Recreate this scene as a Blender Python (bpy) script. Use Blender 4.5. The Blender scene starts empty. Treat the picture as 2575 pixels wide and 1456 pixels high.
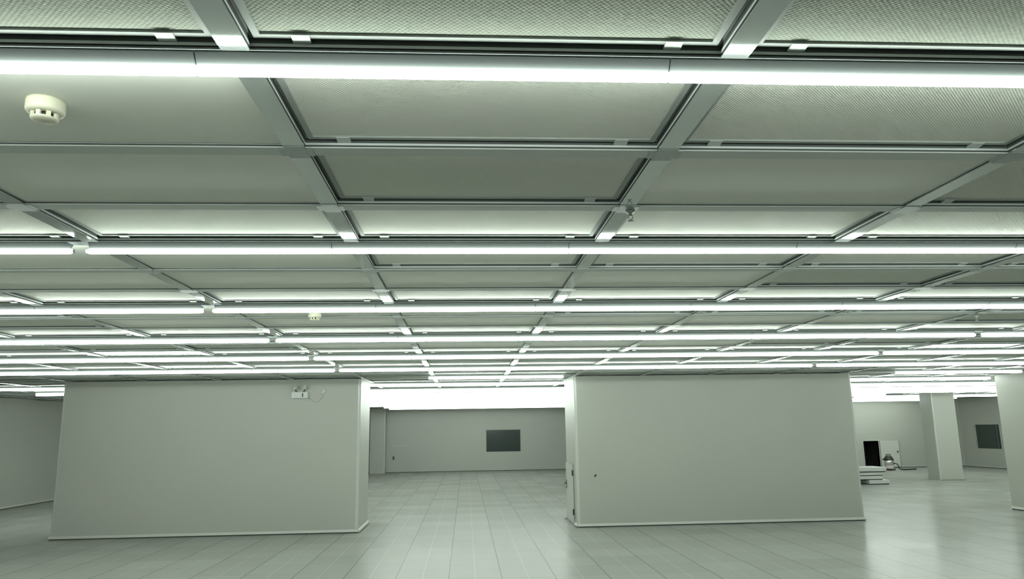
import bpy, math, random
from mathutils import Matrix, Vector
random.seed(7)
scene = bpy.context.scene
COL = scene.collection

# ------------------------------------------------------------------ camera
EYE = 1.7                                   # eye height above the floor (m)
F_PX, TILT, YAW, ROLL = 1861.27, 0.186758, -0.064074, -0.015807
fw = Vector((-math.sin(YAW)*math.cos(TILT), math.cos(YAW)*math.cos(TILT), math.sin(TILT)))
rt = Vector((math.cos(YAW), math.sin(YAW), 0.0))
up = rt.cross(fw)
R1 = rt*math.cos(ROLL) + up*math.sin(ROLL)
U1 = -rt*math.sin(ROLL) + up*math.cos(ROLL)
cam_d = bpy.data.cameras.new('camera')
cam_d.sensor_fit = 'HORIZONTAL'; cam_d.sensor_width = 36.0
cam_d.lens = F_PX/2575.0*36.0
cam_d.clip_start = 0.02; cam_d.clip_end = 200
cam = bpy.data.objects.new('camera', cam_d); COL.objects.link(cam)
m = Matrix((R1, U1, -fw)).transposed().to_4x4()
m.translation = Vector((0, 0, EYE))
cam.matrix_world = m
scene.camera = cam

def px(x, y, z):                            # where a world point lands in the photograph
    v = Vector((x, y, z-EYE)); d = v.dot(fw)
    if d < 0.05: return None
    return 1287.5 + F_PX*v.dot(R1)/d, 728 - F_PX*v.dot(U1)/d

# ------------------------------------------------------------------ light and exposure
world = bpy.data.worlds.new('world'); scene.world = world
world.use_nodes = True
world.node_tree.nodes['Background'].inputs[0].default_value = (0.02, 0.022, 0.02, 1)
world.node_tree.nodes['Background'].inputs[1].default_value = 0.0
LAMP_COLOUR = (0.89, 1.0, 0.91)
LAMP_POWER = 36.0
FAR_POWER = 16.0
WING_POWER = 26.0
scene.view_settings.view_transform = 'Standard'
scene.view_settings.look = 'None'
scene.view_settings.exposure = -0.37
scene.view_settings.gamma = 1.0
scene.view_settings.use_curve_mapping = False
scene.cycles.max_bounces = 7
scene.cycles.diffuse_bounces = 5
scene.cycles.glossy_bounces = 3
scene.cycles.caustics_reflective = True
scene.cycles.blur_glossy = 1.0
scene.cycles.use_denoising = True
scene.cycles.sample_clamp_indirect = 6.0

# ------------------------------------------------------------------ dimensions
H = 2.625                                   # underside of the ceiling grid
X0, BAY = -0.561, 1.25                      # ribs running away from the camera
ROWS = {-2: 0.43, -1: 1.06, 0: 1.712, 1: 2.360, 2: 2.998, 3: 3.603, 4: 4.250, 5: 4.865, 6: 5.443}
def row_y(j):                               # centre line of a crossing bar
    if j in ROWS: return ROWS[j] + (0.035 if j % 3 == 0 else 0.03)
    return 3.603 + (j-3)*0.6133 + 0.035 + (0.012 if j % 3 else 0)
def lamp_y(n): return row_y(3*n)            # n = 0 is the nearest lamp row
FRONT, REAR = 13.35, 14.65                  # faces of the two big white blocks
X_LEFT, X_RIGHT = -11.1, 10.74

# ------------------------------------------------------------------ materials
def mat(name, base, rough=0.5, metal=0.0, spec=0.5, coat=0.0):
    M = bpy.data.materials.new(name); M.use_nodes = True
    b = M.node_tree.nodes['Principled BSDF']
    b.inputs['Base Color'].default_value = (*base, 1)
    b.inputs['Roughness'].default_value = rough
    b.inputs['Metallic'].default_value = metal
    b.inputs['Specular IOR Level'].default_value = spec
    if coat: b.inputs['Coat Weight'].default_value = coat
    return M, M.node_tree, b

def noise_tint(M, nt, b, base, amount, scale, bump=0.0, bump_scale=200):
    tc = nt.nodes.new('ShaderNodeTexCoord')
    n = nt.nodes.new('ShaderNodeTexNoise'); n.inputs['Scale'].default_value = scale
    n.inputs['Detail'].default_value = 4
    nt.links.new(tc.outputs['Object'], n.inputs['Vector'])
    r = nt.nodes.new('ShaderNodeValToRGB')
    r.color_ramp.elements[0].position = 0.3; r.color_ramp.elements[1].position = 0.7
    r.color_ramp.elements[0].color = (*[c*(1-amount) for c in base], 1)
    r.color_ramp.elements[1].color = (*[min(1, c*(1+amount)) for c in base], 1)
    nt.links.new(n.outputs['Fac'], r.inputs['Fac'])
    nt.links.new(r.outputs['Color'], b.inputs['Base Color'])
    if bump:
        n2 = nt.nodes.new('ShaderNodeTexNoise'); n2.inputs['Scale'].default_value = bump_scale
        nt.links.new(tc.outputs['Object'], n2.inputs['Vector'])
        bp = nt.nodes.new('ShaderNodeBump'); bp.inputs['Strength'].default_value = bump
        bp.inputs['Distance'].default_value = 0.002
        nt.links.new(n2.outputs['Fac'], bp.inputs['Height'])
        nt.links.new(bp.outputs['Normal'], b.inputs['Normal'])

WALL = (0.415, 0.425, 0.387)
def wall_material():
    M, nt, b = mat('white wall panel', WALL, 0.45, spec=0.35)
    noise_tint(M, nt, b, WALL, 0.025, 0.5)
    return M
M_WALL = wall_material()
M_CORNER = mat('glossy white corner profile', (0.52, 0.54, 0.51), 0.22)[0]
M_COVE = mat('white cove skirting', (0.50, 0.51, 0.475), 0.35)[0]
M_DARKGAP = mat('dark joint sealant', (0.09, 0.10, 0.085), 0.8)[0]
M_DECK = mat('painted ceiling deck', (0.70, 0.71, 0.66), 0.5)[0]

def alu_material(name, base, rough):
    M, nt, b = mat(name, base, rough, metal=0.75)
    return M
M_ALU = alu_material('anodised aluminium', (0.58, 0.62, 0.60), 0.08)
M_LIP = mat('grey lamp carrier bar', (0.20, 0.22, 0.22), 0.6, spec=0.02)[0]
M_BAR = mat('matt grey crossing bar', (0.63, 0.66, 0.63), 0.6, spec=0.02)[0]
M_ALU2 = alu_material('dull aluminium joint', (0.30, 0.33, 0.31), 0.40)
M_FRAME = mat('pale filter frame', (0.42, 0.45, 0.425), 0.6, spec=0.05)[0]
M_GASKET = mat('dark gasket', (0.125, 0.14, 0.133), 0.7, spec=0.05)[0]
M_CHANNEL = mat('grey gel channel', (0.70, 0.74, 0.72), 0.6, spec=0.05)[0]
M_CLIP = mat('pale plastic clip', (0.62, 0.66, 0.63), 0.6, spec=0.05)[0]

def mesh_panel_material(name, base, pitch, dark):
    M, nt, b = mat(name, base, 0.5, spec=0.015)
    tc = nt.nodes.new('ShaderNodeTexCoord')
    sx = nt.nodes.new('ShaderNodeSeparateXYZ'); nt.links.new(tc.outputs['Object'], sx.inputs[0])
    def sine(sock, pitch):
        a = nt.nodes.new('ShaderNodeMath'); a.operation = 'MULTIPLY'; a.inputs[1].default_value = 2*math.pi/pitch
        s = nt.nodes.new('ShaderNodeMath'); s.operation = 'SINE'
        nt.links.new(sock, a.inputs[0]); nt.links.new(a.outputs[0], s.inputs[0]); return s.outputs[0]
    mul = nt.nodes.new('ShaderNodeMath'); mul.operation = 'MULTIPLY'
    nt.links.new(sine(sx.outputs['X'], pitch), mul.inputs[0]); nt.links.new(sine(sx.outputs['Y'], pitch), mul.inputs[1])
    mr = nt.nodes.new('ShaderNodeMapRange')
    mr.inputs['From Min'].default_value = -0.2; mr.inputs['From Max'].default_value = 0.6
    nt.links.new(mul.outputs[0], mr.inputs['Value'])
    mx = nt.nodes.new('ShaderNodeMixRGB')
    mx.inputs[1].default_value = (*base, 1); mx.inputs[2].default_value = (*[c*dark for c in base], 1)
    nt.links.new(mr.outputs['Result'], mx.inputs[0]); nt.links.new(mx.outputs[0], b.inputs['Base Color'])
    bp = nt.nodes.new('ShaderNodeBump'); bp.inputs['Strength'].default_value = 0.35; bp.inputs['Distance'].default_value = 0.002
    nt.links.new(mul.outputs[0], bp.inputs['Height']); nt.links.new(bp.outputs['Normal'], b.inputs['Normal'])
    return M
M_MESH = mesh_panel_material('perforated white diffuser', (0.85, 0.86, 0.79), 0.010, 0.86)
M_COARSE_DARKENED = mesh_panel_material('coarse diffuser with shade in colour', (0.39, 0.42, 0.36), 0.014, 0.74)  # coarser holes; colour also darkened to hold back the nearest lamp's light
M_BLIND = mat('smooth painted blind panel', (0.86, 0.87, 0.80), 0.5, spec=0.03)[0]
M_GLOSSBLIND = mat('polished blind panel', (0.68, 0.70, 0.66), 0.14, metal=0.4)[0]

def lamp_material(name, power):
    M = bpy.data.materials.new(name); M.use_nodes = True
    nt = M.node_tree; nt.nodes.clear()
    o = nt.nodes.new('ShaderNodeOutputMaterial'); e = nt.nodes.new('ShaderNodeEmission')
    e.inputs[0].default_value = (*LAMP_COLOUR, 1); e.inputs[1].default_value = power
    nt.links.new(e.outputs[0], o.inputs[0])
    return M
M_LAMP = lamp_material('glowing tube', LAMP_POWER)
M_FARLAMP = lamp_material('glowing tube thickened for bloom', FAR_POWER)  # tubes with their bloom put into a thicker shape
M_WINGLAMP = lamp_material('glowing thickened wing and added lamps', WING_POWER)  # thickened wing tubes, and the unseen lamps added behind the left block
M_HOUSING = mat('grey lamp housing', (0.125, 0.138, 0.136), 0.6, spec=0.05)[0]
M_CAP = mat('lamp end cap', (0.42, 0.45, 0.44), 0.4)[0]

def floor_material():
    base = (0.325, 0.335, 0.314)
    M, nt, b = mat('raised floor tiles', base, 0.22, spec=0.010)
    T, OX, OY = 0.622, -0.83, 0.40
    geo = nt.nodes.new('ShaderNodeNewGeometry')
    sx = nt.nodes.new('ShaderNodeSeparateXYZ'); nt.links.new(geo.outputs['Position'], sx.inputs[0])
    def op(o, a, v=None):
        n = nt.nodes.new('ShaderNodeMath'); n.operation = o
        if hasattr(a, 'links'): nt.links.new(a, n.inputs[0])
        else: n.inputs[0].default_value = a
        if v is not None:
            if hasattr(v, 'links'): nt.links.new(v, n.inputs[1])
            else: n.inputs[1].default_value = v
        return n.outputs[0]
    ux = op('DIVIDE', op('SUBTRACT', sx.outputs['X'], OX), T)
    uy = op('DIVIDE', op('SUBTRACT', sx.outputs['Y'], OY), T)
    def edge(u, w):                          # 1 on a joint line
        f = op('FRACT', u); d = op('MINIMUM', f, op('SUBTRACT', 1.0, f))
        return op('LESS_THAN', d, w)
    ln = op('MAXIMUM', edge(ux, 0.0085), op('MULTIPLY', edge(uy, 0.0075), 0.45))
    mid = op('MULTIPLY', edge(op('ADD', ux, 0.5), 0.009), 0.55)
    cm = nt.nodes.new('ShaderNodeCombineXYZ')
    nt.links.new(op('FLOOR', ux), cm.inputs[0]); nt.links.new(op('FLOOR', uy), cm.inputs[1])
    wn = nt.nodes.new('ShaderNodeTexWhiteNoise'); wn.noise_dimensions = '2D'
    nt.links.new(cm.outputs[0], wn.inputs['Vector'])
    r = nt.nodes.new('ShaderNodeValToRGB')
    r.color_ramp.elements[0].color = (*[c*0.95 for c in base], 1)
    r.color_ramp.elements[1].color = (*[c*1.05 for c in base], 1)
    nt.links.new(wn.outputs['Value'], r.inputs['Fac'])
    m1 = nt.nodes.new('ShaderNodeMixRGB'); nt.links.new(mid, m1.inputs[0])
    nt.links.new(r.outputs['Color'], m1.inputs[1]); m1.inputs[2].default_value = (0.45, 0.46, 0.43, 1)
    m2 = nt.nodes.new('ShaderNodeMixRGB'); nt.links.new(ln, m2.inputs[0])
    nt.links.new(m1.outputs[0], m2.inputs[1]); m2.inputs[2].default_value = (0.16, 0.175, 0.15, 1)
    nt.links.new(m2.outputs[0], b.inputs['Base Color'])
    mr = nt.nodes.new('ShaderNodeMapRange'); mr.inputs['To Min'].default_value = 0.20; mr.inputs['To Max'].default_value = 0.26
    nt.links.new(wn.outputs['Value'], mr.inputs['Value']); nt.links.new(mr.outputs['Result'], b.inputs['Roughness'])
    return M
M_FLOOR = floor_material()
M_GLASS = mat('dark window glass', (0.035, 0.05, 0.045), 0.12, spec=0.6)[0]
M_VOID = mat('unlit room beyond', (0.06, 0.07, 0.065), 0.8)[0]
M_DOOR = mat('pale door leaf', (0.50, 0.51, 0.475), 0.4, spec=0.3)[0]
M_SEAM = mat('grey door seam', (0.30, 0.31, 0.29), 0.7)[0]
M_IRON = mat('dark ironmongery', (0.05, 0.055, 0.05), 0.4, metal=0.5)[0]
M_CREAM = mat('cream plastic', (0.78, 0.76, 0.60), 0.4)[0]
M_BLACK = mat('black plastic', (0.02, 0.022, 0.02), 0.45)[0]
M_CHROME = mat('polished steel', (0.75, 0.76, 0.74), 0.15, metal=1.0)[0]
M_WHITE = mat('white plastic', (0.56, 0.59, 0.565), 0.4)[0]
M_CARTON = mat('white wrapped board', (0.48, 0.49, 0.475), 0.5)[0]
M_PINK = mat('greyish pink enamel', (0.50, 0.44, 0.44), 0.4)[0]

# ------------------------------------------------------------------ mesh helpers
class MB:
    """collects boxes, prisms and lathes and links them as one mesh object"""
    def __init__(s): s.v, s.f, s.mi, s.sm = [], [], [], []
    def add(s, vs, fs, mi=0, smooth=False):
        o = len(s.v); s.v += [tuple(p) for p in vs]
        for f in fs: s.f.append(tuple(i+o for i in f)); s.mi.append(mi); s.sm.append(smooth)
        return s
    def box(s, x0, x1, y0, y1, z0, z1, mi=0, skip=()):
        vs = [(x0,y0,z0),(x1,y0,z0),(x1,y1,z0),(x0,y1,z0),(x0,y0,z1),(x1,y0,z1),(x1,y1,z1),(x0,y1,z1)]
        fs = {'-z':(0,3,2,1),'+z':(4,5,6,7),'-y':(0,1,5,4),'+x':(1,2,6,5),'+y':(2,3,7,6),'-x':(3,0,4,7)}
        return s.add(vs, [f for k, f in fs.items() if k not in skip], mi)
    def bbox(s, x0, x1, y0, y1, z0, z1, b=0.01, mi=0):
        """box whose long edges (along z) are chamfered, with a chamfered top"""
        def ring(i, z): return [(x0+b+i,y0+i,z),(x1-b-i,y0+i,z),(x1-i,y0+b+i,z),(x1-i,y1-b-i,z),(x1-b-i,y1-i,z),(x0+b+i,y1-i,z),(x0+i,y1-b-i,z),(x0+i,y0+b+i,z)]
        rs = [ring(b*.7, z0), ring(0, z0+b), ring(0, z1-b), ring(b*.7, z1)]
        vs = sum(rs, []); fs = []
        for k in range(3):
            for i in range(8): j = (i+1) % 8; fs.append((k*8+i, k*8+j, k*8+8+j, k*8+8+i))
        fs.append(tuple(range(24, 32))); fs.append(tuple(range(7, -1, -1)))
        return s.add(vs, fs, mi)
    def extrude(s, prof, axis, a, b, mats=None, caps=True):
        """closed (u, z) outline, run along x or y from a to b; mats gives one index per outline edge"""
        n = len(prof); vs = []
        for t in (a, b):
            for (u, z) in prof: vs.append((t, u, z) if axis == 'x' else (u, t, z))
        for i in range(n):
            j = (i+1) % n
            s.add([vs[i], vs[j], vs[n+j], vs[n+i]], [(0,1,2,3)], mats[i] if mats else 0)
        if caps:
            s.add(vs[:n], [tuple(range(n-1,-1,-1))], mats[0] if mats else 0)
            s.add(vs[n:], [tuple(range(n))], mats[0] if mats else 0)
        return s
    def lathe(s, prof, c=(0,0,0), seg=24, axis='z', mi=0, smooth=True):
        """(r, h) outline turned round an axis through c"""
        n = len(prof); vs = []
        for k in range(seg):
            a = 2*math.pi*k/seg
            for (r, h) in prof:
                p = (r*math.cos(a), r*math.sin(a), h)
                if axis == 'x': p = (h, r*math.cos(a), r*math.sin(a))
                if axis == 'y': p = (r*math.cos(a), h, r*math.sin(a))
                vs.append((p[0]+c[0], p[1]+c[1], p[2]+c[2]))
        fs = []
        for k in range(seg):
            q = (k+1) % seg
            for i in range(n-1): fs.append((k*n+i, q*n+i, q*n+i+1, k*n+i+1))
        fs.append(tuple(k*n for k in range(seg))[::-1]); fs.append(tuple(k*n+n-1 for k in range(seg)))
        return s.add(vs, fs, mi, smooth)
    def tube(s, pts, r, seg=8, mi=0):
        pts = [Vector(p) for p in pts]; rings = []
        for i, p in enumerate(pts):
            d = (pts[min(i+1, len(pts)-1)] - pts[max(i-1, 0)]).normalized()
            a = d.cross(Vector((0, 0, 1)));
            if a.length < 1e-3: a = d.cross(Vector((1, 0, 0)))
            a.normalize(); b = d.cross(a)
            rings.append([p + a*r*math.cos(2*math.pi*k/seg) + b*r*math.sin(2*math.pi*k/seg) for k in range(seg)])
        vs = sum(rings, []); fs = []
        for i in range(len(pts)-1):
            for k in range(seg): q = (k+1) % seg; fs.append((i*seg+k, i*seg+q, (i+1)*seg+q, (i+1)*seg+k))
        fs.append(tuple(range(seg))[::-1]); fs.append(tuple((len(pts)-1)*seg+k for k in range(seg)))
        return s.add(vs, fs, mi, True)
    def mesh(s, name, mats):
        me = bpy.data.meshes.new(name); me.from_pydata(s.v, [], s.f)
        for M in (mats if isinstance(mats, (list, tuple)) else [mats]): me.materials.append(M)
        for p, mi, sm in zip(me.polygons, s.mi, s.sm): p.material_index = mi; p.use_smooth = sm
        import bmesh
        bm = bmesh.new(); bm.from_mesh(me); bmesh.ops.recalc_face_normals(bm, faces=bm.faces); bm.to_mesh(me); bm.free()
        me.update(); return me
    def build(s, name, mats, parent=None, loc=None):
        return link(name, s.mesh(name, mats), parent, loc)

def link(name, me, parent=None, loc=None):
    o = bpy.data.objects.new(name, me); COL.objects.link(o)
    if parent is not None: o.parent = parent
    if loc is not None: o.location = loc
    return o
def thing(name, label, cat, loc=(0,0,0), rz=0.0, group=None):
    o = bpy.data.objects.new(name, None); COL.objects.link(o)
    o.empty_display_size = 0.1; o.location = loc; o.rotation_euler = (0, 0, rz)
    return tag(o, label, cat, group)
def tag(o, label, cat, group=None):
    o['label'] = label; o['category'] = cat
    if group: o['group'] = group
    return o
def struct(o, label=None, cat=None):
    o['kind'] = 'structure'
    if label: o['label'] = label
    if cat: o['category'] = cat
    return o
def dup(root, loc, label, group=None):
    r = root.copy(); COL.objects.link(r); r.location = loc; r['label'] = label
    if group: r['group'] = group
    for ch in list(root.children):
        c = ch.copy(); COL.objects.link(c); c.parent = r
        for g in list(ch.children):
            d = g.copy(); COL.objects.link(d); d.parent = c
    return r

ORD = ['first','second','third','fourth','fifth','sixth','seventh','eighth','ninth','tenth','eleventh','twelfth','thirteenth','fourteenth','fifteenth','sixteenth']

# ------------------------------------------------------------------ floor, ceiling deck, walls
Y_BACK, Y_FAR, Y_WING, X_WING = -2.6, 32.1, 28.8, 19.67
struct(MB().box(X_LEFT-.2, X_WING+.2, Y_BACK-.2, Y_FAR+.2, -0.12, 0.0).build('floor', M_FLOOR), 'pale square-tiled raised floor with a soft sheen', 'floor')
struct(MB().box(X_LEFT-.2, X_WING+.2, Y_BACK-.2, Y_FAR+.2, H+0.13, H+0.25).build('ceiling', M_DECK), 'painted deck above the metal ceiling grid', 'ceiling')
WT = H + 0.13                                # walls run up to the deck
def wall(name, label, *boxes, mats=M_WALL):
    b = MB()
    for q in boxes: b.box(*q)
    return struct(b.build(name, mats), label, 'wall')
def holed_x(y0, y1, x0, x1, z0, z1, hx0, hx1, hz0, hz1):       # wall facing y with one opening
    return [(x0, hx0, y0, y1, z0, z1), (hx1, x1, y0, y1, z0, z1), (hx0, hx1, y0, y1, z0, hz0), (hx0, hx1, y0, y1, hz1, z1)]
def holed_y(x0, x1, y0, y1, z0, z1, hy0, hy1, hz0, hz1):
    r = [(x0, x1, y0, hy0, z0, z1), (x0, x1, hy1, y1, z0, z1), (x0, x1, hy0, hy1, hz1, z1)]
    if hz0 > z0 + .001: r.append((x0, x1, hy0, hy1, z0, hz0))
    return r
wall('wall_left', 'long pale wall at the far left edge', (X_LEFT-.12, X_LEFT, Y_BACK, Y_FAR, 0, WT))
wall('wall_back', 'pale wall behind the camera', (X_LEFT, X_RIGHT, Y_BACK-.12, Y_BACK, 0, WT))
wall('wall_right', 'pale wall at the right edge of the hall', (X_RIGHT, X_RIGHT+.14, Y_BACK, 14.5, 0, WT))
WIN1 = (0.865, 2.315, EYE-0.918, EYE-0.012)  # x0 x1 z0 z1
wall('wall_far', 'far wall of the passage with one dark window', *holed_x(Y_FAR, Y_FAR+.12, X_LEFT, 11.0, 0, WT, *WIN1))
DOORX = (15.575, 16.19)
wb = holed_x(Y_WING, Y_WING+.12, 11.0, X_WING, 0, WT, DOORX[0], DOORX[1], 0.0, EYE-.665)
wall('wall_far_right', 'far wall of the right wing with an open doorway', *wb[:2], wb[3])
WIN2 = (26.67, 28.03, EYE-0.99, EYE-0.10)
wall('wall_right_wing', 'side wall of the right wing with a dark window', *holed_y(X_WING, X_WING+.12, 14.0, Y_WING, 0, WT, *WIN2))
wall('wall_wing_front', 'return wall closing the right wing', (X_RIGHT+.14, X_WING, 13.9, 14.04, 0, WT))
wall('wall_wing_inner', 'hidden end wall between passage and right wing', (10.9, 11.0, Y_WING, Y_FAR, 0, WT))

def rounded_block(name, label, x0, x1, y0, y1, r=0.05):
    pts = []
    for (cx, cy, a0) in ((x1-r, y0+r, -90), (x1-r, y1-r, 0), (x0+r, y1-r, 90), (x0+r, y0+r, 180)):
        for k in range(7):
            a = math.radians(a0 + 15*k); pts.append((cx+r*math.cos(a), cy+r*math.sin(a), k))
    n = len(pts); b = MB()
    for i in range(n):
        p, q = pts[i], pts[(i+1) % n]
        corner = p[2] < 6
        b.add([(p[0],p[1],0),(q[0],q[1],0),(q[0],q[1],H-.001),(p[0],p[1],H-.001)], [(0,1,2,3)], 1 if corner else 0, False)
    b.add([(p[0],p[1],H-.001) for p in pts], [tuple(range(n))], 0)
    return struct(b.build(name, [M_WALL, M_CORNER]), label, 'wall')
LB = (-6.95, -1.85, FRONT, REAR)
RB = (1.94, 7.12, FRONT, REAR)
rounded_block('wall_centre_left', 'wide white block left of the passage, with an emergency light', *LB)
rounded_block('wall_centre_right', 'wide white block right of the passage', *RB)

def skirting(name, label, runs, M=None):
    """runs: (x0, y0, x1, y1) along the wall foot, the room on the right-hand side of the direction"""
    b = MB()
    for (x0, y0, x1, y1) in runs:
        d = Vector((x1-x0, y1-y0, 0)); L = d.length; d.normalize(); nrm = Vector((d.y, -d.x, 0))
        prof = [(0.001, 0.0), (0.006, 0.0), (0.006, 0.018), (0.026, 0.020), (0.024, 0.030), (0.008, 0.058), (0.001, 0.062)]
        mats = [1, 1, 1, 0, 0, 0, 0]
        P = Vector((x0, y0, 0))
        vs0 = [P + nrm*u + Vector((0,0,z)) for u, z in prof]; vs1 = [p + d*L for p in vs0]
        k = len(prof)
        for i in range(k-1):
            b.add([vs0[i], vs0[i+1], vs1[i+1], vs1[i]], [(0,1,2,3)], mats[i])
        b.add(vs0, [tuple(range(k))], 0); b.add(vs1, [tuple(range(k))], 0)
    return struct(b.build(name, [M or M_COVE, M_DARKGAP]), label, 'skirting')
skirting('baseboard_centre_left', 'white cove skirting round the left block', [(LB[0], FRONT, LB[1], FRONT), (LB[1], FRONT, LB[1], REAR)])
skirting('baseboard_centre_right', 'white cove skirting along the right block', [(RB[0], FRONT, RB[1], FRONT), (RB[0], FRONT+.28, RB[0], FRONT)])
skirting('baseboard_left', 'white skirting at the foot of the left wall', [(X_LEFT, Y_BACK, X_LEFT, Y_FAR)])
skirting('baseboard_far', 'skirting of the far passage wall', [(X_LEFT, Y_FAR, 10.9, Y_FAR)], M_WALL)
skirting('baseboard_far_right', 'skirting of the right wing far wall', [(11.0, Y_WING, DOORX[0]-.02, Y_WING), (16.22, Y_WING, X_WING, Y_WING)], M_WALL)
skirting('baseboard_right_wing', 'skirting of the right wing side wall', [(X_WING, Y_WING, X_WING, 14.04)], M_WALL)
skirting('baseboard_right', 'white skirting of the right hall wall', [(X_RIGHT, 14.5, X_RIGHT, Y_BACK)])

# ------------------------------------------------------------------ windows and doors
w1 = struct(MB().box(WIN1[0]-.03, WIN1[1]+.03, Y_FAR-.012, Y_FAR, WIN1[2]-.03, WIN1[2]).box(WIN1[0]-.03, WIN1[1]+.03, Y_FAR-.012, Y_FAR, WIN1[3], WIN1[3]+.03)
   .box(WIN1[0]-.03, WIN1[0], Y_FAR-.012, Y_FAR, WIN1[2], WIN1[3]).box(WIN1[1], WIN1[1]+.03, Y_FAR-.012, Y_FAR, WIN1[2], WIN1[3])
   .build('window_1', M_WALL), 'dark wide window in the far passage wall', 'window')
MB().box(WIN1[0], WIN1[1], Y_FAR+.03, Y_FAR+.038, WIN1[2], WIN1[3]).build('pane', M_GLASS, w1)
w2 = struct(MB().box(X_WING-.012, X_WING, WIN2[0]-.03, WIN2[1]+.03, WIN2[2]-.03, WIN2[2]).box(X_WING-.012, X_WING, WIN2[0]-.03, WIN2[1]+.03, WIN2[3], WIN2[3]+.03)
   .box(X_WING-.012, X_WING, WIN2[0]-.03, WIN2[0], WIN2[2], WIN2[3]).box(X_WING-.012, X_WING, WIN2[1], WIN2[1]+.03, WIN2[2], WIN2[3])
   .build('window_2', M_WALL), 'dark window in the side wall of the right wing', 'window')
MB().box(X_WING+.05, X_WING+.058, WIN2[0], WIN2[1], WIN2[2], WIN2[3]).build('pane', M_GLASS, w2)
MB().box(X_WING+.02, X_WING+.05, WIN2[0]+.16, WIN2[0]+.19, WIN2[2], WIN2[3]).build('mullion', M_HOUSING, w2)

# low service door in the passage side of the right block
DY0, DY1, DZ = 13.66, 14.56, EYE-0.645
d1 = struct(MB().box(RB[0]-.022, RB[0]-.004, DY0, DY1, 0.035, DZ).build('door_1', M_DOOR), 'closed low service door in the passage side of the right block', 'door')
MB().box(RB[0]-.012, RB[0]-.002, DY0-.018, DY0, 0.0, DZ+.02).box(RB[0]-.012, RB[0]-.002, DY1, DY1+.018, 0.0, DZ+.02)\
    .box(RB[0]-.012, RB[0]-.002, DY0, DY1, DZ, DZ+.02).box(RB[0]-.012, RB[0]-.002, DY0, DY1, 0.002, 0.034).build('door_gap', M_SEAM, d1)
for z in (0.18, 0.86):
    MB().box(RB[0]-.036, RB[0]-.012, DY0-.02, DY0+.02, z, z+.10).build('hinge', M_IRON, d1)
h1 = MB().box(RB[0]-.028, RB[0]-.022, DY1-.09, DY1-.05, .58, .74)
h1.tube([(RB[0]-.026, DY1-.07, .68), (RB[0]-.06, DY1-.07, .68), (RB[0]-.065, DY1-.085, .68), (RB[0]-.065, DY1-.18, .68)], .008)
h1.build('door_handle', M_IRON, d1)
ds = thing('door_stop', 'small white door stop on the floor beside the low service door', 'door stop', (1.90, 14.62, 0))
MB().lathe([(.0, 0), (.028, 0), (.028, .03), (.022, .05), (.0, .052)]).build('stop', M_COVE, ds)

# open doorway in the right wing with its leaf folded back
d2 = struct(MB().box(DOORX[0]-.03, DOORX[0], Y_WING-.015, Y_WING+.12, 0, EYE-.635).box(DOORX[1], DOORX[1]+.03, Y_WING-.015, Y_WING+.12, 0, EYE-.635)
    .box(DOORX[0], DOORX[1], Y_WING-.015, Y_WING+.12, EYE-.665, EYE-.635).build('door_2', M_COVE), 'dark open doorway in the right wing, leaf folded back', 'door')
MB().box(-.70, 1.2, 0, 1.6, .0, EYE-.5, skip=('-y',)).build('dark_room', M_VOID, d2, (DOORX[0]-.2, Y_WING+.13, 0))
lf = MB().box(0, .74, -.04, 0, .03, EYE-.665).build('leaf', M_DOOR, d2, (16.22, Y_WING-.03, 0))
lf.rotation_euler = (0, 0, math.radians(-3))
MB().box(.62, .69, -.065, -.041, .60, .62).box(.665, .69, -.048, -.04, .56, .66).build('door_handle', M_IRON, lf)
MB().box(.742, .760, -.03, -.005, .0, EYE-.665).build('leaf_edge', M_DARKGAP, lf)

# faint closed door at the left of the far wall
d3 = struct(MB().box(-3.09, -2.42, Y_FAR-.020, Y_FAR-.002, 0.02, EYE-.62).build('door_3', M_WALL), 'faint closed door at the left end of the far wall', 'door')
MB().box(-3.12, -2.39, Y_FAR-.024, Y_FAR-.002, EYE-.62, EYE-.59).build('door_head', M_COVE, d3)
MB().box(-3.06, -3.0, Y_FAR-.06, Y_FAR-.02, .52, .66).build('door_handle', M_IRON, d3)

def column(name, label, x0, x1, y0, y1):
    o = rounded_block(name, label, x0, x1, y0, y1, 0.03)
    del o['kind']; o['category'] = 'column'
    return o
column('column', 'white square column standing in the middle of the right wing', 14.18, 14.92, 22.0, 22.62)
column('column', 'white column against the far wall at the left of the passage', -3.97, -3.34, 31.55, Y_FAR-.001)
MB().box(14.17, 14.93, 21.975, 21.99, .0, .012).build('skirting_line', M_DARKGAP, bpy.data.objects['column'])

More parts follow.
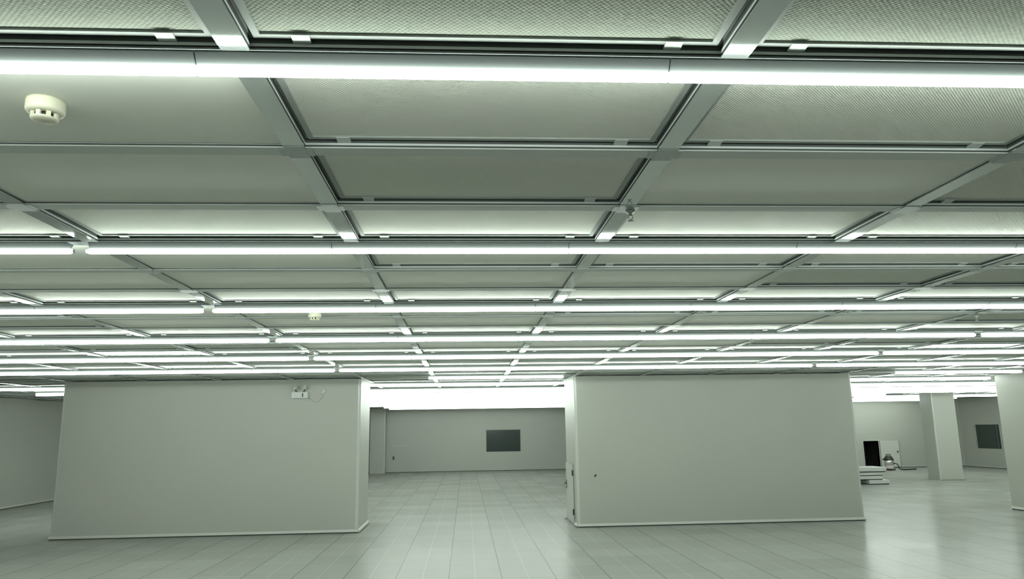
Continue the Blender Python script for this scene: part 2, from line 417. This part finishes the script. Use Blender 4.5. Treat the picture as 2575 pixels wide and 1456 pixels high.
# ------------------------------------------------------------------ ceiling grid
RIB_PROF = [(-.035, H), (.035, H), (.035, H+.004), (.030, H+.004), (.030, H+.010), (.035, H+.010), (.035, H+.018), (.033, H+.018),
            (.033, H+.034), (.035, H+.034), (.035, H+.129), (-.035, H+.129), (-.035, H+.034), (-.033, H+.034), (-.033, H+.018), (-.035, H+.018), (-.035, H+.010),
            (-.030, H+.010), (-.030, H+.004), (-.035, H+.004)]
RIB_MATS = [0, 0, 1, 1, 1, 2, 1, 1, 1, 2, 0, 2, 1, 1, 1, 2, 1, 1, 1, 0]
rib_x = lambda i: X0 + i*BAY
rib_lo = int(math.ceil((X_LEFT - X0 + .1)/BAY)); rib_hi = int(math.floor((X_WING - X0 - .1)/BAY))
tn = 0
def along_y(x): return [(u+x, z) for u, z in RIB_PROF]
for i in range(rib_lo, rib_hi+1):
    x = rib_x(i); tn += 1
    y0, y1 = (Y_BACK+.02, Y_FAR-.02) if x < X_RIGHT-.1 else (14.1, Y_WING-.02)
    t = struct(MB().extrude(along_y(x), 'y', y0, y1, RIB_MATS).build('trim_%d' % tn, [M_ALU, M_GASKET, M_CHANNEL]), 'aluminium ceiling rib running away from the camera', 'ceiling rib')
    for j in range(1, 12):
        if j % 3 == 0: continue
        p = px(x, row_y(j), H)
        if p and -60 < p[0] < 2640 and p[1] > -40:
            MB().box(x-.056, x+.056, row_y(j)-.033, row_y(j)+.033, H-.0025, H-.0002).box(x-.034, x+.034, row_y(j)-.052, row_y(j)+.052, H-.003, H-.0004).build('joint_plate', M_ALU2, t)
for j in range(-3, 49):
    y = row_y(j)
    if j > 21 and j % 3: continue
    if y < Y_BACK+.1 or y > Y_FAR-.1: continue
    tn += 1
    prof = [(u+y, z+.0006) for u, z in RIB_PROF]
    x1 = X_RIGHT if y < 13.8 else X_WING
    struct(MB().extrude(prof, 'x', X_LEFT+.02, x1-.02, RIB_MATS).build('trim_%d' % tn, [M_LIP if j % 3 == 0 else M_BAR, M_GASKET, M_CHANNEL]), 'aluminium ceiling bar running across the room', 'ceiling bar')

# ------------------------------------------------------------------ ceiling panels
BLIND = {(-1,0),(-1,1),(1,1),(-1,3),(0,4),(1,4),(-1,4),(-2,4),(-1,6),(-2,3),(0,7),(1,7),(2,7),(-1,7),(3,7),(-2,7),(0,6),(-2,6),(1,10),(0,10),(2,10),(-1,10)}
GLOSS = {(-3,11),(-3,14),(5,11)}
def bay_name(c):
    if c == 0: return 'centre bay'
    return '%s bay %s of centre' % (ORD[abs(c)-1], 'right' if c > 0 else 'left')
def row_name(j):
    k, q = j//3, j % 3
    if j < 0: return 'before the nearest lamp row'
    if q == 0: return 'just beyond lamp row %s' % NUM[k]
    if q == 1: return 'midway between lamp rows %s and %s' % (NUM[k], NUM[k+1])
    return 'just before lamp row %s' % NUM[k+1]
NUM = ['one','two','three','four','five','six','seven','eight','nine','ten','eleven']
pm = {}
def filter_meshes(w, d, M):
    key = (round(w,3), round(d,3), M.name)
    if key in pm: return pm[key]
    a, b = w/2-.012, d/2-.012
    fr = MB()
    zf = H+.026
    fr.box(-a, a, b-.018, b, zf, H+.075).box(-a, a, -b, -b+.018, zf, H+.075)
    fr.box(-a, -a+.018, -b+.018, b-.018, zf, H+.075).box(a-.018, a, -b+.018, b-.018, zf, H+.075)
    g = MB().box(-a+.018, a-.018, -b+.018, b-.018, zf+.006, H+.07)
    c = MB()
    c.add([(-.022, -.022, zf-.003),(.022,-.022, zf-.003),(.022,-.022,zf-.0008),(-.022,-.022,zf-.0008),
           (-.022, .011, zf-.007),(.022,.011,zf-.007),(.022,.011,zf-.0008),(-.022,.011,zf-.0008)],
          [(0,1,5,4),(0,4,7,3),(1,2,6,5),(4,5,6,7),(0,3,2,1),(3,7,6,2)])
    pm[key] = (fr.mesh('frame', M_FRAME), g.mesh('diffuser', M), c.mesh('clip', M_CLIP), a, b)
    return pm[key]
far_pm = {}
def far_panel(w, d, M, z):
    key = (round(w,3), round(d,3), M.name)
    if key not in far_pm:
        a, b = w/2-.006, d/2-.006
        far_pm[key] = MB().box(-a, a, -b, b, z, z+.05).mesh('ceiling_panel', M)
    return far_pm[key]
for j in range(-3, 24):
    yc = (row_y(j)+row_y(j+1))/2; d = row_y(j+1)-row_y(j)-.07
    for c in range(-9, 17):
        xc = rib_x(c)+BAY/2; w = BAY-.07
        if xc-w/2 < X_LEFT or xc+w/2 > (X_RIGHT if yc < 13.6 else X_WING-.1): continue
        if yc > FRONT and not (-9 < xc < -7 or -2 < xc < 2.2 or xc > 7): continue
        ps = [px(xc+sx*w/2, yc+sy*d/2, H+.04) for sx in (-1,1) for sy in (-1,1)]
        ps = [p for p in ps if p]
        if not ps or max(p[0] for p in ps) < -220 or min(p[0] for p in ps) > 2575+220 or max(p[1] for p in ps) < 0:
            continue
        blind, gloss = (c, j) in BLIND, (c, j) in GLOSS
        word = 'shiny blind panel' if gloss else 'smooth blind panel' if blind else 'perforated filter panel'
        lab = '%s, %s, %s' % (word, bay_name(c), row_name(j))
        if blind or gloss:
            o = link('ceiling_panel', far_panel(w, d, M_GLOSSBLIND if gloss else M_BLIND, H+.012), None, (xc, yc, 0))
            tag(o, lab, 'ceiling panel', 'ceiling panels of the hall')
        elif j < 12:
            fr, g, cl, a, b = filter_meshes(w, d, M_COARSE_DARKENED if j < 0 else M_MESH)
            t = thing('filter_panel', lab, 'ceiling panel', (xc, yc, 0), 0, 'ceiling panels of the hall')
            link('frame', fr, t); link('diffuser', g, t)
            for sx in (-1, 1): link('clip', cl, t, (sx*(a-.115), b, 0))
        else:
            o = link('filter_panel', far_panel(w, d, M_MESH, H+.024), None, (xc, yc, 0))
            tag(o, lab, 'ceiling panel', 'ceiling panels of the hall')
# ------------------------------------------------------------------ tube lamps
lamp_pm = {}
def lamp_meshes(L, r, zc, endl, endr, M):
    key = (round(L,3), round(r,4), round(zc,4), endl, endr, M.name)
    if key in lamp_pm: return lamp_pm[key]
    hw = max(.029, r*1.2)
    zt = zc + r*.75
    prof = [(-hw, H), (hw, H), (hw, H-.003), (r*.6, zt), (-r*.6, zt), (-hw, H-.003)]
    e = L/2
    ho = MB().extrude(prof, 'x', -e+(.02 if endl else 0), e-(.02 if endr else 0)).mesh('housing', M_HOUSING)
    def end(sg, rounded):
        if rounded: q = [(0, e-.002), (r*.45, e-.004), (r*.78, e-.010), (r*.95, e-.018), (r, e-.028)]
        else: q = [(0, e), (r*.86, e), (r, e-.004)]
        return [(a, sg*h) for a, h in q]
    gl = MB().lathe(end(-1, endl) + end(1, endr)[::-1], (0,0,zc), 16, 'x').mesh('tube', M)
    ca = MB().lathe([(0.0, -.0015), (r*.7, -.0015), (r*.7, .0015), (0.0, .0015)], (0,0,zc), 12, 'x').mesh('end_cap', M_CAP)
    lamp_pm[key] = (ho, gl, ca)
    return lamp_pm[key]
def lamp(x0, x1, y, r, hang, label, group, endl=False, endr=False, M=None):
    L = x1-x0-.003
    t = thing('tube_lamp', label, 'lamp', ((x0+x1)/2, y, 0), 0, group)
    ho, gl, ca = lamp_meshes(L, r, H-hang, endl, endr, M or M_LAMP)
    link('housing', ho, t); link('tube', gl, t)
    for sx in (-1, 1): link('end_cap', ca, t, (sx*(L/2+.0005), 0, 0))
    return t
def in_view(x0, x1, y, pad=0):
    a, b = px(x0, y, H-.05), px(x1, y, H-.05)
    return a and b and b[0] > -pad and a[0] < 2575+pad
RAD = [.0143, .0138, .017, .020, .022, .023]  # tube radii grow towards the far rows, bloom put into the shape
HANG = .038
FR = .042  # far tubes thickened so their bloom merges into a bright band
SEG = 1.1875
for n in range(6):
    y = lamp_y(n); r = RAD[n]; hang = HANG
    grp = 'tube lamps of the hall'
    gap = 'lamp row %s' % NUM[n]
    for k in range(8):                       # run left of the left-hand gap
        x1 = -1.905 - k*1.1925; x0 = x1-1.1925
        if x0 < X_LEFT+.1 or (n > 3 and not in_view(x0, x1, y)): continue   # near rows run on unseen to the left wall, to light that side
        lamp(x0, x1, y, r, hang, 'glowing tube lamp, %s tube left of the left gap in %s' % (ORD[k], gap), grp, endr=(k == 0))
    for k in range(6):
        x0 = -1.85 + k*SEG; x1 = x0 + SEG
        if not in_view(x0, x1, y, 300): continue
        lamp(x0, x1, y, r, hang, 'glowing tube lamp, %s tube right of the left gap in %s' % (ORD[k], gap), grp, endl=(k == 0 and n > 0), endr=(k == 5))
    for k in range(4):
        x0 = 5.33 + k*1.19; x1 = x0+1.19
        if x1 > X_RIGHT-.05 or not in_view(x0, x1, y, 300): continue
        lamp(x0, x1, y, r, hang, 'glowing tube lamp, %s tube right of the right gap in %s' % (ORD[k], gap), grp, endl=(k == 0))
y7 = lamp_y(6)
for k in range(2):
    lamp(-.64+k*1.17, -.64+(k+1)*1.17, y7, .025, HANG, 'glowing %s tube of the short pair just before the passage' % ('left','right')[k], 'short lamp pair before the passage', endl=(k == 0), endr=(k == 1))
    lamp(7.66+k*1.19, 7.66+(k+1)*1.19, y7, .025, HANG, 'glowing %s tube of the short pair before the right opening' % ('left','right')[k], 'short lamp pair before the right opening', endl=(k == 0), endr=(k == 1))
y8 = lamp_y(7)
for k in range(4):
    lamp(-2.5+k*1.19, -2.5+(k+1)*1.19, y8, .025, HANG, 'bright tube lamp in the nearest row inside the passage, %s from left' % ORD[k], 'nearest lamp row inside the passage')
for k in range(3):
    lamp(7.2+k*1.19, 7.2+(k+1)*1.19, y8, .025, HANG, 'bright tube lamp in the nearest row inside the right opening, %s from left' % ORD[k], 'nearest lamp row in the right wing')
for k in range(3):
    lamp(-7.45-(k+1)*1.19, -7.45-k*1.19, y8, .025, HANG, 'upper tube lamp behind the left block, %s tube from the block' % ORD[k], 'lamps behind the left block')
for n in (8, 9, 10, 11):  # unseen lamps added behind the left block to light the left room
    for k in range(3):
        lamp(-8.05+k*1.19+(.15 if n == 8 else 0), -6.86+k*1.19+(.15 if n == 8 else 0), lamp_y(n), FR, .056, 'added unseen lamp hidden behind the left block to light the left wall', 'added lamps hidden behind the left block', M=M_WINGLAMP)
lamp(-9.14, -7.95, lamp_y(8), .033, HANG, 'short lower tube lamp peeping out behind the left block', 'lamps behind the left block')
for n in range(8, 16):
    y = lamp_y(n)
    if y > Y_FAR-.3: break
    for k in range(7):
        x0 = -4.17+k*1.19
        if n in (14, 15) and k == 0: continue
        lamp(x0, x0+1.19, y, FR, .056, 'bright lamp in the merged band of lamps over the far passage', 'far lamps over the passage', M=M_FARLAMP)
for n in range(8, 15):
    y = lamp_y(n)
    if y > Y_WING-.3: break
    x_first = max(7.6, 7.9*y/14.6)
    x_first = 8.0 + 1.19*int((x_first-8.0)/1.19)
    for k in range(10):
        x0 = x_first+k*1.19
        if x0+1.19 > (17.6 if n == 14 else 18.4 if n == 13 else 19.3): break
        if 13.2 < x0+.6 < 15.9 and 21.7 < y < 22.9: continue
        lamp(x0, x0+1.19, y, FR*.9, .054, 'bright lamp in the stacked band of lamps in the right wing', 'far lamps in the right wing', M=M_WINGLAMP)

# ------------------------------------------------------------------ smoke detectors and sprinklers
def detector(x, y, label):
    t = thing('smoke_detector', label, 'smoke detector', (x, y, H+.012), 0, 'smoke detectors on the ceiling')
    MB().lathe([(0,0), (.049,0), (.050,-.006), (.050,-.030), (.046,-.037), (.036,-.039), (0,-.039)], seg=32).build('base', M_CREAM, t)
    b = MB(); b.lathe([(0,-.060), (.028,-.060), (.034,-.056), (.036,-.053), (.035,-.0525), (0,-.0525)], seg=32)
    for k in range(8):
        a = 2*math.pi*k/8; ca, sa = math.cos(a), math.sin(a); w = .0055
        vs = []
        for rr, tt in ((.027,-w),(.035,-w),(.035,w),(.027,w)):
            for z in (-.054, -.038): vs.append((rr*ca-tt*sa, rr*sa+tt*ca, z))
        b.add(vs, [(0,2,3,1),(2,4,5,3),(4,6,7,5),(6,0,1,7)])
    b.build('sensing_head', M_CREAM, t)
    MB().lathe([(0,-.0525), (.025,-.0525), (.025,-.038), (0,-.038)], seg=24).build('smoke_chamber', M_BLACK, t)
    return t
detector(-1.187, 2.045, 'cream smoke detector on a blind panel just beyond the nearest lamp row')
detector(-1.20, 5.93, 'cream smoke detector seen small just under the third lamp row')
def sprinkler(x, y, M, label):
    t = thing('sprinkler', label, 'sprinkler', (x, y, H-.003), 0)
    MB().lathe([(0,0), (.020,0), (.018,-.006), (.008,-.010), (.007,-.022), (0,-.022)], seg=16).build('body', M, t)
    MB().tube([(-.008,0,-.018), (-.011,0,-.028), (0,0,-.042)], .002, 6).tube([(.008,0,-.018), (.011,0,-.028), (0,0,-.042)], .002, 6).build('frame_arms', M, t)
    MB().lathe([(0,-.042), (.013,-.042), (.013,-.044), (0,-.044)], seg=14).build('deflector', M, t)
sprinkler(0.715, 3.055, M_ALU2, 'small steel sprinkler head at a joint of the right-hand rib before lamp row two')
sprinkler(4.50, 6.2, M_WHITE, 'tiny white sprinkler hanging at the right below lamp row three')

# ------------------------------------------------------------------ emergency light and box on the left block
e = thing('emergency_light', 'white twin-head emergency light high on the left block', 'emergency light', (-2.905, FRONT, EYE+.59))
MB().bbox(-.145, .145, -.06, -.001, 0, .115, .008).build('battery_box', M_WHITE, e)
MB().box(.040, .062, -.062, -.058, .025, .090).build('indicator_window', M_IRON, e)
for sx in (-1, 1):
    h = MB().lathe([(0,-.115), (.040,-.115), (.044,-.105), (.036,-.07), (.018,-.05), (0,-.05)], (sx*.080, 0, .195), 20, 'y').build('lamp_head', M_WHITE, e)
    MB().lathe([(0,-.117), (.034,-.117), (.034,-.1145), (0,-.1145)], (sx*.080, 0, .195), 20, 'y').build('lens', M_COVE, h)
    MB().tube([(sx*.05, -.03, .112), (sx*.075, -.035, .13), (sx*.080, -.05, .17)], .010).build('bracket', M_IRON, e)
s = thing('wall_outlet', 'small round white outlet with a thin cable right of the emergency light', 'outlet', (-2.508, FRONT, EYE+.715))
MB().lathe([(0,-.024), (.034,-.024), (.040,-.016), (.042,-.001), (0,-.001)], (0,0,0), 24, 'y').build('cover', M_WHITE, s)
MB().tube([(-.245,-.02,-.11), (-.21,-.008,-.15), (-.14,-.006,-.19), (-.06,-.006,-.17), (-.01,-.006,-.10), (0,-.010,-.03)], .0045, 6).build('cable', M_FRAME, s)
p = thing('wall_stud', 'tiny black stud on the front of the right block', 'stud', (2.285, FRONT, EYE-.819))
MB().lathe([(0,-.014), (.012,-.014), (.016,-.008), (.016,-.0005), (0,-.0005)], (0,0,0), 14, 'y').lathe([(0,-.012), (.010,-.012), (.012,-.0005), (0,-.0005)], (-.012,0,-.016), 12, 'y').build('stud', M_BLACK, p)

# ------------------------------------------------------------------ stacked boards and vacuum cleaner in the right wing
def board(x0, x1, y0, y1, z0, z1, label, rz=0.0):
    cx, cy = (x0+x1)/2, (y0+y1)/2
    t = thing('packing_case', label, 'case', (cx, cy, z0), rz, 'white cases stacked in the right wing')
    MB().bbox(x0-cx, x1-cx, y0-cy, y1-cy, .024, z1-z0, .008).build('case', M_CARTON, t)
    MB().box(x0-cx+.02, x1-cx-.02, y0-cy+.012, y1-cy-.012, 0, .024).build('bearer', M_IRON, t)
board(11.38, 12.00, 20.98, 21.75, 0.0, .125, 'low white case at the bottom of the stack in the right wing', math.radians(4))
board(11.05, 11.86, 21.02, 21.75, .125, .235, 'white case second from the bottom of the stack in the right wing')
board(11.05, 11.88, 21.02, 21.75, .235, .340, 'white case second from the top of the stack in the right wing')
board(11.00, 11.965, 21.00, 21.75, .340, .475, 'white case on top of the stack in the right wing')
v = thing('vacuum_cleaner', 'drum vacuum cleaner with black head and steel band by the open doorway', 'vacuum cleaner', (15.62, 27.2, 0))
MB().lathe([(0,.05), (.15,.05), (.155,.07), (.15,.20), (0,.20)]).build('lower_drum', M_PINK, v)
MB().lathe([(0,.20), (.165,.20), (.17,.22), (.17,.345), (.165,.36), (0,.36)]).build('steel_drum', M_CHROME, v)
hd = MB().lathe([(0,.36), (.172,.36), (.170,.385), (.150,.44), (.115,.50), (.07,.53), (0,.54)]).build('motor_head', M_BLACK, v)
MB().tube([(-.09,0,.50), (-.08,0,.57), (.08,0,.57), (.09,0,.50)], .014).build('carry_handle', M_BLACK, hd)
MB().box(-.20, -.16, -.05, .05, .37, .43).build('latch', M_BLACK, hd)
MB().lathe([(0,.0), (.19,.03), (.20,.045), (.19,.055), (0,.055)]).build('wheel_base', M_BLACK, v)
for a in (40, 140, 220, 320):
    ca, sa = math.cos(math.radians(a))*.17, math.sin(math.radians(a))*.17
    MB().lathe([(0,-.012), (.026,-.012), (.026,.012), (0,.012)], (ca, sa, .026), 14, 'y').build('castor', M_BLACK, v)
MB().tube([(.15,-.05,.25), (.25,-.12,.22), (.30,-.15,.06), (.40,-.15,.028), (.62,-.10,.025), (.85,.02,.025), (1.05,.05,.025)], .022).build('hose', M_IRON, v)
